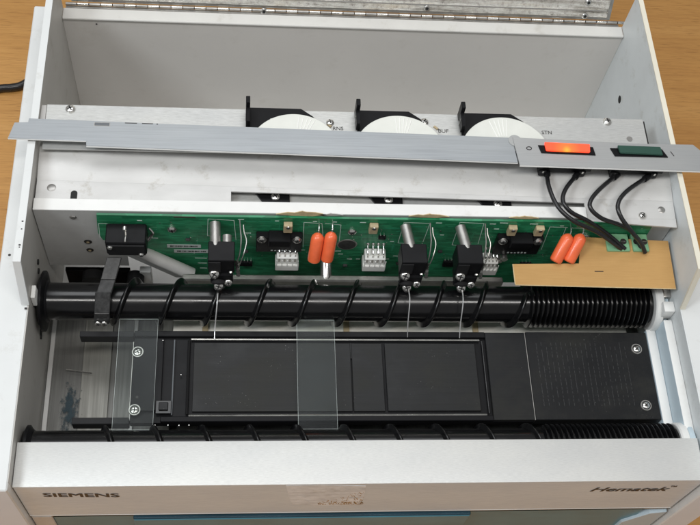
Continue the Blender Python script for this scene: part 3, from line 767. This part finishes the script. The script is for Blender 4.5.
# outline of the left plate, and the right end plate with its dotted grooves
mb = MB(); mb.box(xa-.5, xa, yf0+8, yb0-8, -9, -5.0, M['steeldull'], .1); mb.build('edge_strip', pt)
mb = MB(); mb.box(xs_+.25, xe, yf0+.2, yb0+.2, -13, -4.9, M['platen2'], .35); mb.box(xs_-.2, xs_+.2, yf0+.5, yb0-.5, -12, -5.6, M['steeldull'], 0)
ep = mb.build('end_plate', pt)
mb = MB()
for i in range(19):
    x = xs_+7+i*3.45
    for j in range(16):
        y = yf0+10+j*2.9+(.2 if i % 2 else 0)
        if random.random() < .8: mb.box(x-.1, x+.1, y, y+random.uniform(1.4, 2.8), -4.92, -4.87, M['groove'], 0)
mb.box(xs_+5, xe-13, yb0-6.2, yb0-5.9, -4.92, -4.86, M['platen'], 0)
mb.build('dotted_groove', ep)
# inset panels framed by a ridge coloured as a highlight
mb = MB()
xm = tl(385, 375)[0]; xd = tl(353, 375)[0]; xi0 = tl(193, 375)[0]; xi1 = tl(478, 375)[0]
yi0 = tl(350, 410.5)[1]; yi1 = tl(350, 342.5)[1]
mb.box(xi0, xd-1, yi0, yi1, -7.55, -6.2, M['inset'], .25)
mb.box(xd-.2, xm-.9, yi0, yi1, -7.55, -6.25, M['inset'], .25)
mb.box(xm+.9, xi1, yi0, yi1, -7.55, -6.0, M['inset'], .25)
mb.box(xd-.99, xd-.21, yi1-11, yi1, -7.5, -6.3, M['inset'], 0)
mb.build('inset_panel', pt)
mb = MB()
mb.tube([(xi0-2, yg0-.6, -5.7), (xg1+.8, yg0-.6, -5.7)], .75, M['ridge'], 8)
mb.tube([(xi0-2, yg1+.1, -5.7), (xg1+.8, yg1+.1, -5.7)], .75, M['ridge'], 8)
mb.tube([(xg1+2.6, yg1+1, -5.7), (xg1+2.6, yg0-1.6, -5.7)], .55, M['gloss'], 8)
mb.tube([(xi0-3.2, yg1+1, -5.9), (xi0-3.2, yg0-1.6, -5.9)], .9, M['gloss'], 8)
mb.build('frame_ridge', pt)
mb = MB(); p = at(163.5, 406.5, z=-5.1)
mb.box(p.x-5, p.x+5, p.y-5, p.y+4, -5.3, -4.6, M['gloss'], .5); mb.box(p.x-3, p.x+3, p.y-3, p.y+2.5, -4.7, -3.4, M['platen'], .4); mb.build('stop_block', pt)
mb = MB()
for px, py in ((155,425.3),(168,425.3),(179,425.5),(189,425.3),(163,340.5),(181,375)):
    p = at(px, py, z=-5); p = Vector((p.x, p.y, -5.5)); mb = MB(); mb.cyl(p, p+Vector((0,0,.9)), .55, M['steel'], 8, r1=.3); mb.build('pin', pt)
for px, py in ((137.8,352),(134.5,410)): screw(pt, at(px, py, z=-5.1), (0,0,1), r=2.6, h=1.1, ring=3.9)
for px, py in ((636.5,349),(646,405.5)): screw(ep, at(px, py, z=-4.9), (0,0,1), r=2.4, h=1.0, ring=3.9)
mb = MB(); p = at(137, 397, z=-5.15); mb.cyl(p, p+Vector((0,0,.1)), .9, M['ink'], 10); mb.build('pin_hole', pt)
# guide bars that stick out to the left of the platen
mb = MB()
a = at(80, 331, z=-4); b_ = at(80, 336.5, z=-4); mb.box(a.x, xa-.2, b_.y, a.y, -13, -4, M['matte'], .3)
mb.build('guide_bar', st)
mb = MB(); a = at(72, 417.5, z=-4); b_ = at(72, 424, z=-4); mb.box(a.x, xa-.2, b_.y, a.y, -13, -4, M['matte'], .3)
mb.build('guide_bar', st)

# white stepped channels at the right
mb = MB()
mb.box(208.6, 215.4, -46, 36, -30, -4.2, M['channel'], .8, 2)
mb.box(215.5, 221.7, -46, 36, -30, 11.5, M['channel'], .8, 2)
ch = mb.build('side_channel', st)
me = ch.data; me.materials.append(M['channelshade'])
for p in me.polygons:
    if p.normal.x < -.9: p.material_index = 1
mb = MB(); mb.box(214, 221.7, 38, 46, 8, 20, M['channel'], 1.0, 2); mb.box(216, 221.8, 50, 60, 10, 18, M['steeldull'], 1.0, 2); mb.build('latch', st)
mb = MB(); mb.box(208.6, 221.6, 62, 91, -30, 8, M['channel'], .8); mb.build('support_block', st)

# ------------------------------------------------------------------ front rail, fascia and drawer
YR0, YR1, ZR = -78.3, -50.6, 17.0
mb = MB()
mb.box(XL+.6, XR-2, YR0, YR1, ZR-1.4, ZR, M['rail'], .35, 2)
mb.box(XL+.6, XR-2, YR1-1.2, YR1-.1, ZR-6, ZR-1.5, M['rail'], .1)
fr_ = mb.build('front_rail', st)
mb = MB(); mb.box(XL+.9, XR-2.2, YR0+.1, YR0+1.4, -44, ZR-1.45, M['fascia'], .2)
mb.box(XL+.9, XR-2.2, YR0-.1, YR0+3, -45.2, -44.1, M['edge'], .2)
fa = mb.build('fascia', st)
yf_ = YR0+.1
def ftext(txt, pxa, pya, pxb, pyb, h, **k):
    a = at(pxa, pya, y=yf_); b_ = at(pxb, pyb, y=yf_)
    th = k.pop('th', .3); m_ = MB(); u = (b_-a).normalized()
    for i, (du, dv) in enumerate(((-th,-th*.6), (th,-th*.6), (-th,th*.6), (th,th*.6), (0,0), (-th*.5,0), (th*.5,0))):
        m_.text(txt, a+u*du+Vector((0,0,dv)), u, (0,0,1), M['inkbrown'], h, width=(b_-a).length, lift=.1+.02*i, **k)
    m_.build('lettering', fa)
ftext('SIEMENS', 44.3, 496.6, 119.5, 496.9, 10.5, th=.32)
ftext('Hematek', 590, 491.2, 667, 490.6, 11.5, th=.3, shear=.3)
ftext('™', 669, 487.6, 675, 487.6, 6, th=.05)
# film of tape residue with brown scratches
mb = MB()
pr = [(286,485.5),(321,484.8),(366,485.8),(364,497),(358,505.3),(320,505.6),(292,504.6),(289,497)]
P3 = [at(px, py, y=yf_) for px, py in pr]
mb.prism([(p.x, p.z) for p in P3], 'y', yf_-.12, yf_-.02, M['stain'])
for k in range(190):
    px = random.uniform(318, 363); py = random.uniform(493, 505) if k < 110 else random.uniform(502, 505)
    if (505-py) > (px-316)*.28+.6: continue
    a = at(px, py, y=yf_-.14); L = random.uniform(.6, 3.5)
    dx = random.choice((-1, -1, .3))*random.uniform(.4, 1.2)
    w = random.uniform(.2, .7)
    mb.slab([a, a+Vector((w,0,0)), a+Vector((w+dx*L*.6,0,L)), a+Vector((dx*L*.6,0,L))][::1], .03, M['rust'])
for k in range(14):
    px = random.uniform(290, 362); a = at(px, random.uniform(486, 500), y=yf_-.14); L = random.uniform(2, 6)
    mb.slab([a, a+Vector((.3,0,0)), a+Vector((L,0,-L*.7)), a+Vector((L-.3,0,-L*.7))], .03, M['bracket'])
mb.build('tape_residue', fa)
mb = MB()
mb.box(XL+14, XR-18, -77, -70, -ZOFF+6, -47, M['teal'], .6)
xl_ = at(131, 515, y=-82).x; xr_ = at(477, 509, y=-82).x
mb.box(xl_, xr_, -80.6, -76.5, -ZOFF+6, -49.5, M['teal'], .8)
mb.box(xl_, xr_, -80.2, -76.6, -49.4, -48.3, M['blue'], .4)
mb.box(XL+1, XL+14, -78, -66, -ZOFF+6, -48, M['bracket'], .5)
mb.prism([(XR-2, -52), (XR-2, -ZOFF+6), (XR-26, -ZOFF+6), (XR-26, -78), (XR-13, -56)], 'y', -79, -70, M['channelshade'], bev=.4)
mb.build('drawer', st)

# ------------------------------------------------------------------ loose things
# fibre insulating sheet lying tilted over the right end
def cz(px, py): return None
x_r = 219.5
c1 = at(668, 241, x=x_r); c2 = at(676, 288.5, x=x_r)
nrm_a = Vector((1,0,0)); dd = (c2-c1)
nn = nrm_a.cross(dd).normalized()
def onp(px, py):
    d_ = (at(px, py, z=0)-CAM); t = (c1-CAM).dot(nn)/d_.dot(nn); return CAM+d_*t
q = [onp(*p) for p in ((513,264),(579,263.5),(580.5,237),(668,241),(676,288.5),(515.5,284.5))]
mb = MB(); mb.slab(q[::-1], .8, M['fibre'])
for i in (4, 5):
    a = q[i]; b_ = q[(i+1) % 6]
edge = MB()
fs = mb
fs.tube([q[5]+Vector((0,-.1,-.35)), q[4]+Vector((0,-.1,-.35))], .42, M['paper'], 6)
fs.tube([q[0]+Vector((0,0,-.35)), q[5]+Vector((0,0,-.35))], .42, M['paper'], 6)
p = onp(599, 271.5); fs.box(p.x-3, p.x+3, p.y-.3, p.y+.3, p.z-.2, p.z+.25, M['inkbrown'], 0)
o = fs.build('insulating_sheet'); tag(o, 'notched tan fibre sheet lying over the right end of the rear screw feed', 'insulating sheet')

# two glass microscope slides bridging the feeds
def slide(px0, pxr, label):
    a = at(px0, 429.3, z=0)
    x0 = a.x; mb = MB()
    y0, y1 = -37.2, 39.6
    mb.box(x0, x0+25, y0, y1, -.5, .5, M['glass'], 0)
    for (u0, u1, v0, v1) in ((x0-.12, x0-.01, y0, y1), (x0+25.01, x0+25.1, y0, y1), (x0, x0+25, y0-.12, y0-.01), (x0, x0+25, y1+.01, y1+.1)):
        mb.box(u0, u1, v0, v1, -.42, .5, M['glassedge'], 0)
    o = mb.build('glass_slide'); return tag(o, label, 'microscope slide', 'glass slides bridging the two screw feeds')
slide(298.5, 0, 'clear glass slide lying across the middle of the black platen')
slide(112, 0, 'clear glass slide over the screws at the left end of the platen')

# loose control bar resting across the side walls
bz = 68.4
cb = empty('control_bar', (0, 140, 66))
tag(cb, 'brushed metal control bar with lit orange and dark green switches resting across the case', 'control panel')
P2 = lambda px, py, z: (at(px, py, z=z).x, at(px, py, z=z).y)
ptsb = [P2(8,137.8,bz), P2(86,140.6,bz), P2(86.2,145.6,bz), P2(518,162.5,bz), P2(512,137.6,bz), P2(29,118.2,bz), P2(28.2,122,bz), P2(14.6,122.3,bz)]
mb = MB(); mb.prism(ptsb, 'z', bz-1.4, bz, M['bar'], bev=.15)
def lip(a, b_, z, t=.55, mat='edge', h=.8):
    mb.tube([Vector((a[0], a[1]-.1, z-h)), Vector((b_[0], b_[1]-.1, z-h))], t, M[mat], 6)
lip(ptsb[0], ptsb[1], bz, .5); lip(ptsb[2], ptsb[3], bz, .5); lip(ptsb[0], ptsb[7], bz, .35)
# turned-down front flange hidden in shade
strip_ = mb.build('bar_plate', cb)
mb = MB()
a = at(94, 121.8, z=bz+.05); b_ = at(110, 126.6, z=bz+.05); mb.box(a.x, b_.x, b_.y+.2, a.y-.2, bz+.02, bz+.08, M['steeldull'], 0)
mb.box(a.x+.5, b_.x-.5, b_.y+.6, a.y-.6, bz+.08, bz+.12, M['steelshade'], 0)
for x0, x1 in ((125,137),(142,153),(156.5,158)):
    a = at(x0, 122.6+(x0-125)*.03, z=bz+.05); b_ = at(x1, 123.6+(x0-125)*.03, z=bz+.05); mb.box(a.x, b_.x, b_.y, a.y, bz+.02, bz+.07, M['ink'], 0)
mb.build('slot', strip_)
bz2 = 69.6
pts2 = [P2(520,165,bz2), P2(705,171.3,bz2), P2(705,154,bz2), P2(693,144.6,bz2), P2(640,143.7,bz2), P2(512.5,137.2,bz2)]
mb = MB(); mb.prism(pts2, 'z', bz2-1.1, bz2, M['barsw'], bev=.15); lip(pts2[0], pts2[1], bz2, .6)
p = at(515, 136.6, z=bz); mb.cyl((p.x-.5, p.y-3.5, bz+.1), (p.x-.5, p.y-3.5, bz+.5), 4.5, M['barsw'], 24)
sp = mb.build('switch_plate', cb)
def symbol(kind):
    mb = MB()
    if kind == 'off':
        c = at(529, 148.3, z=bz2); r = 1.5
        pts_ = [Vector((c.x+r*math.cos(t)*1.15, c.y+r*math.sin(t)*.8, bz2+.1)) for t in [i*math.pi/8 for i in range(17)]]
        mb.tube(pts_, .28, M['ink'], 5, sub=1)
    else:
        a = at(670.5, 151.5, z=bz2+.1); b_ = at(674, 156, z=bz2+.1); mb.tube([a, b_], .3, M['ink'], 5)
    mb.build('symbol', sp)
symbol('off'); symbol('on')
def rocker(bez, roc, h, mat, name, label):
    mb = MB(); bp_ = [P2(*p, bz2+.6) for p in bez]; rp = [at(*p, z=bz2+h) for p in roc]
    mb.prism(bp_[::-1], 'z', bz2+.02, bz2+.7, M['black'], bev=.15)
    xs0 = min(p[0] for p in bp_)+1; xs1 = max(p[0] for p in bp_)-1; ys0 = min(p[1] for p in bp_)+1
    mb.box(xs0, xs1, ys0-7, ys0+9, 58.5, bz2-1.2, M['black'], .5)
    mb.box(xs0+3, xs1-4, ys0-6, ys0+6, 56, 58.4, M['black'], .4)
    for x in (xs0+3.5, xs1-6): mb.box(x-2.4, x+2.4, ys0-8.2, ys0-2, 54.5, 60, M['matte'], .5); mb.box(x-.6, x+.6, ys0-8.3, ys0-8.1, 58.3, 60.5, M['steel'], 0)
    sw = mb.build(name, cb, label=label)
    m_ = MB()
    b2 = bmesh.new()
    c = sum((Vector(p) for p in rp), Vector())/4
    lo = [b2.verts.new((c.x+(p.x-c.x)*.97, c.y+(p.y-c.y)*1.0, bz2+.7)) for p in rp]
    hi = [b2.verts.new((p.x, p.y, bz2+h+(0 if i > 1 else 1.2))) for i, p in enumerate(rp)]
    b2.faces.new(hi); b2.faces.new(lo[::-1])
    for i in range(4): b2.faces.new((hi[(i+1) % 4], hi[i], lo[i], lo[(i+1) % 4]))
    bmesh.ops.recalc_face_normals(b2, faces=b2.faces)
    bmesh.ops.bevel(b2, geom=b2.edges[:], offset=.35, segments=2, affect='EDGES')
    m_._merge(b2, M[mat]); m_.build('rocker', sw)
    return sw
rocker([(538,145),(593,147),(595.8,155.2),(541.5,152.8)], [(544,142.8),(589.5,145),(590.5,152.2),(546,150.2)], 2.2, 'rocker_lit', 'rocker_switch', 'lit orange rocker switch')
rocker([(610,148),(662,149.2),(668.3,157.3),(615,156)], [(617,146),(660,147.6),(663.5,154.8),(620,152.8)], 2.2, 'rocker_green', 'rocker_switch', 'unlit dark green rocker switch')
# four black leads from the switches to the terminal block
def lead(path):
    n = len(path)-1; pts_ = []
    for i, (px, py) in enumerate(path):
        t = i/n
        pts_.append(at(px, py, z=56.5+6*math.sin(math.pi*min(1,t*1.15))**1.0-21*t*t))
    mb = MB(); mb.tube(pts_, 1.5, M['cable'], 12, sub=6)
    a, b_ = pts_[0], pts_[1]; mb.cyl(a, a+(b_-a).normalized()*5, 2.3, M['black'], 12)
    return mb.build('lead_wire', cb)
lead([(546.5,170),(549,187),(557.5,206),(573,220.5),(596,231.5),(611,241.5),(621,249)])
lead([(578.5,173),(566,188.5),(563,201),(571,212),(588,221),(606,233),(625,249)])
lead([(618,174),(601,188),(591,200),(591,209),(602,218.5),(620,225),(633,233),(641,248)])
lead([(649,176),(627,191),(618,204),(621,217),(632,232),(641,243),(645,252.5)])

# mains cable on the table behind the left side
mb = MB()
mb.tube([at(px, py, z=-ZOFF+4) for px, py in ((-70,104),(-30,94),(0,88.5),(12,87.5),(24,84),(42,70),(60,40))], 3.6, M['cable'], 14, sub=8)
o = mb.build('power_cable'); tag(o, 'black mains cable curving over the wooden table at the left of the case', 'cable')

# ------------------------------------------------------------------ light: overhead tubes and a cool side source, neutral room
def area(name, loc, target, sx, sy, power, color):
    L = bpy.data.lights.new(name, 'AREA'); L.shape = 'RECTANGLE'; L.size = sx*S; L.size_y = sy*S; L.energy = power; L.color = color
    o = bpy.data.objects.new(name, L); col.objects.link(o); o.location = W(loc)
    o.rotation_euler = (W(target)-W(loc)).to_track_quat('-Z', 'Y').to_euler(); return o
area('ceiling_tube', (100, -420, 1750), (0, 60, 0), 1500, 60, 14, (1, .975, .94))
area('ceiling_panel', (-200, 800, 1700), (0, 60, 0), 1500, 700, 10, (.96, .98, 1))
area('window_light', (-1150, -350, 1500), (0, 60, 0), 500, 500, 13, (.90, .96, 1))
w = bpy.data.worlds.new('World'); scene.world = w; w.use_nodes = True; nt = w.node_tree
bg = nt.nodes['Background']
tc = nt.nodes.new('ShaderNodeTexCoord'); sx = nt.nodes.new('ShaderNodeSeparateXYZ'); nt.links.new(tc.outputs['Generated'], sx.inputs[0])
rp_ = nt.nodes.new('ShaderNodeValToRGB'); e = rp_.color_ramp.elements
e[0].position = .0; e[0].color = (.80,.79,.79,1); e[1].position = 1; e[1].color = (.50,.50,.50,1)
mr = nt.nodes.new('ShaderNodeMapRange'); mr.inputs['From Min'].default_value = -.4; mr.inputs['From Max'].default_value = .9
nt.links.new(sx.outputs['Z'], mr.inputs['Value']); nt.links.new(mr.outputs['Result'], rp_.inputs['Fac']); nt.links.new(rp_.outputs['Color'], bg.inputs['Color'])
bg.inputs['Strength'].default_value = .44
scene.view_settings.view_transform = 'Standard'; scene.view_settings.look = 'None'; scene.view_settings.exposure = 0
scene.render.resolution_x = 1024; scene.render.resolution_y = 768
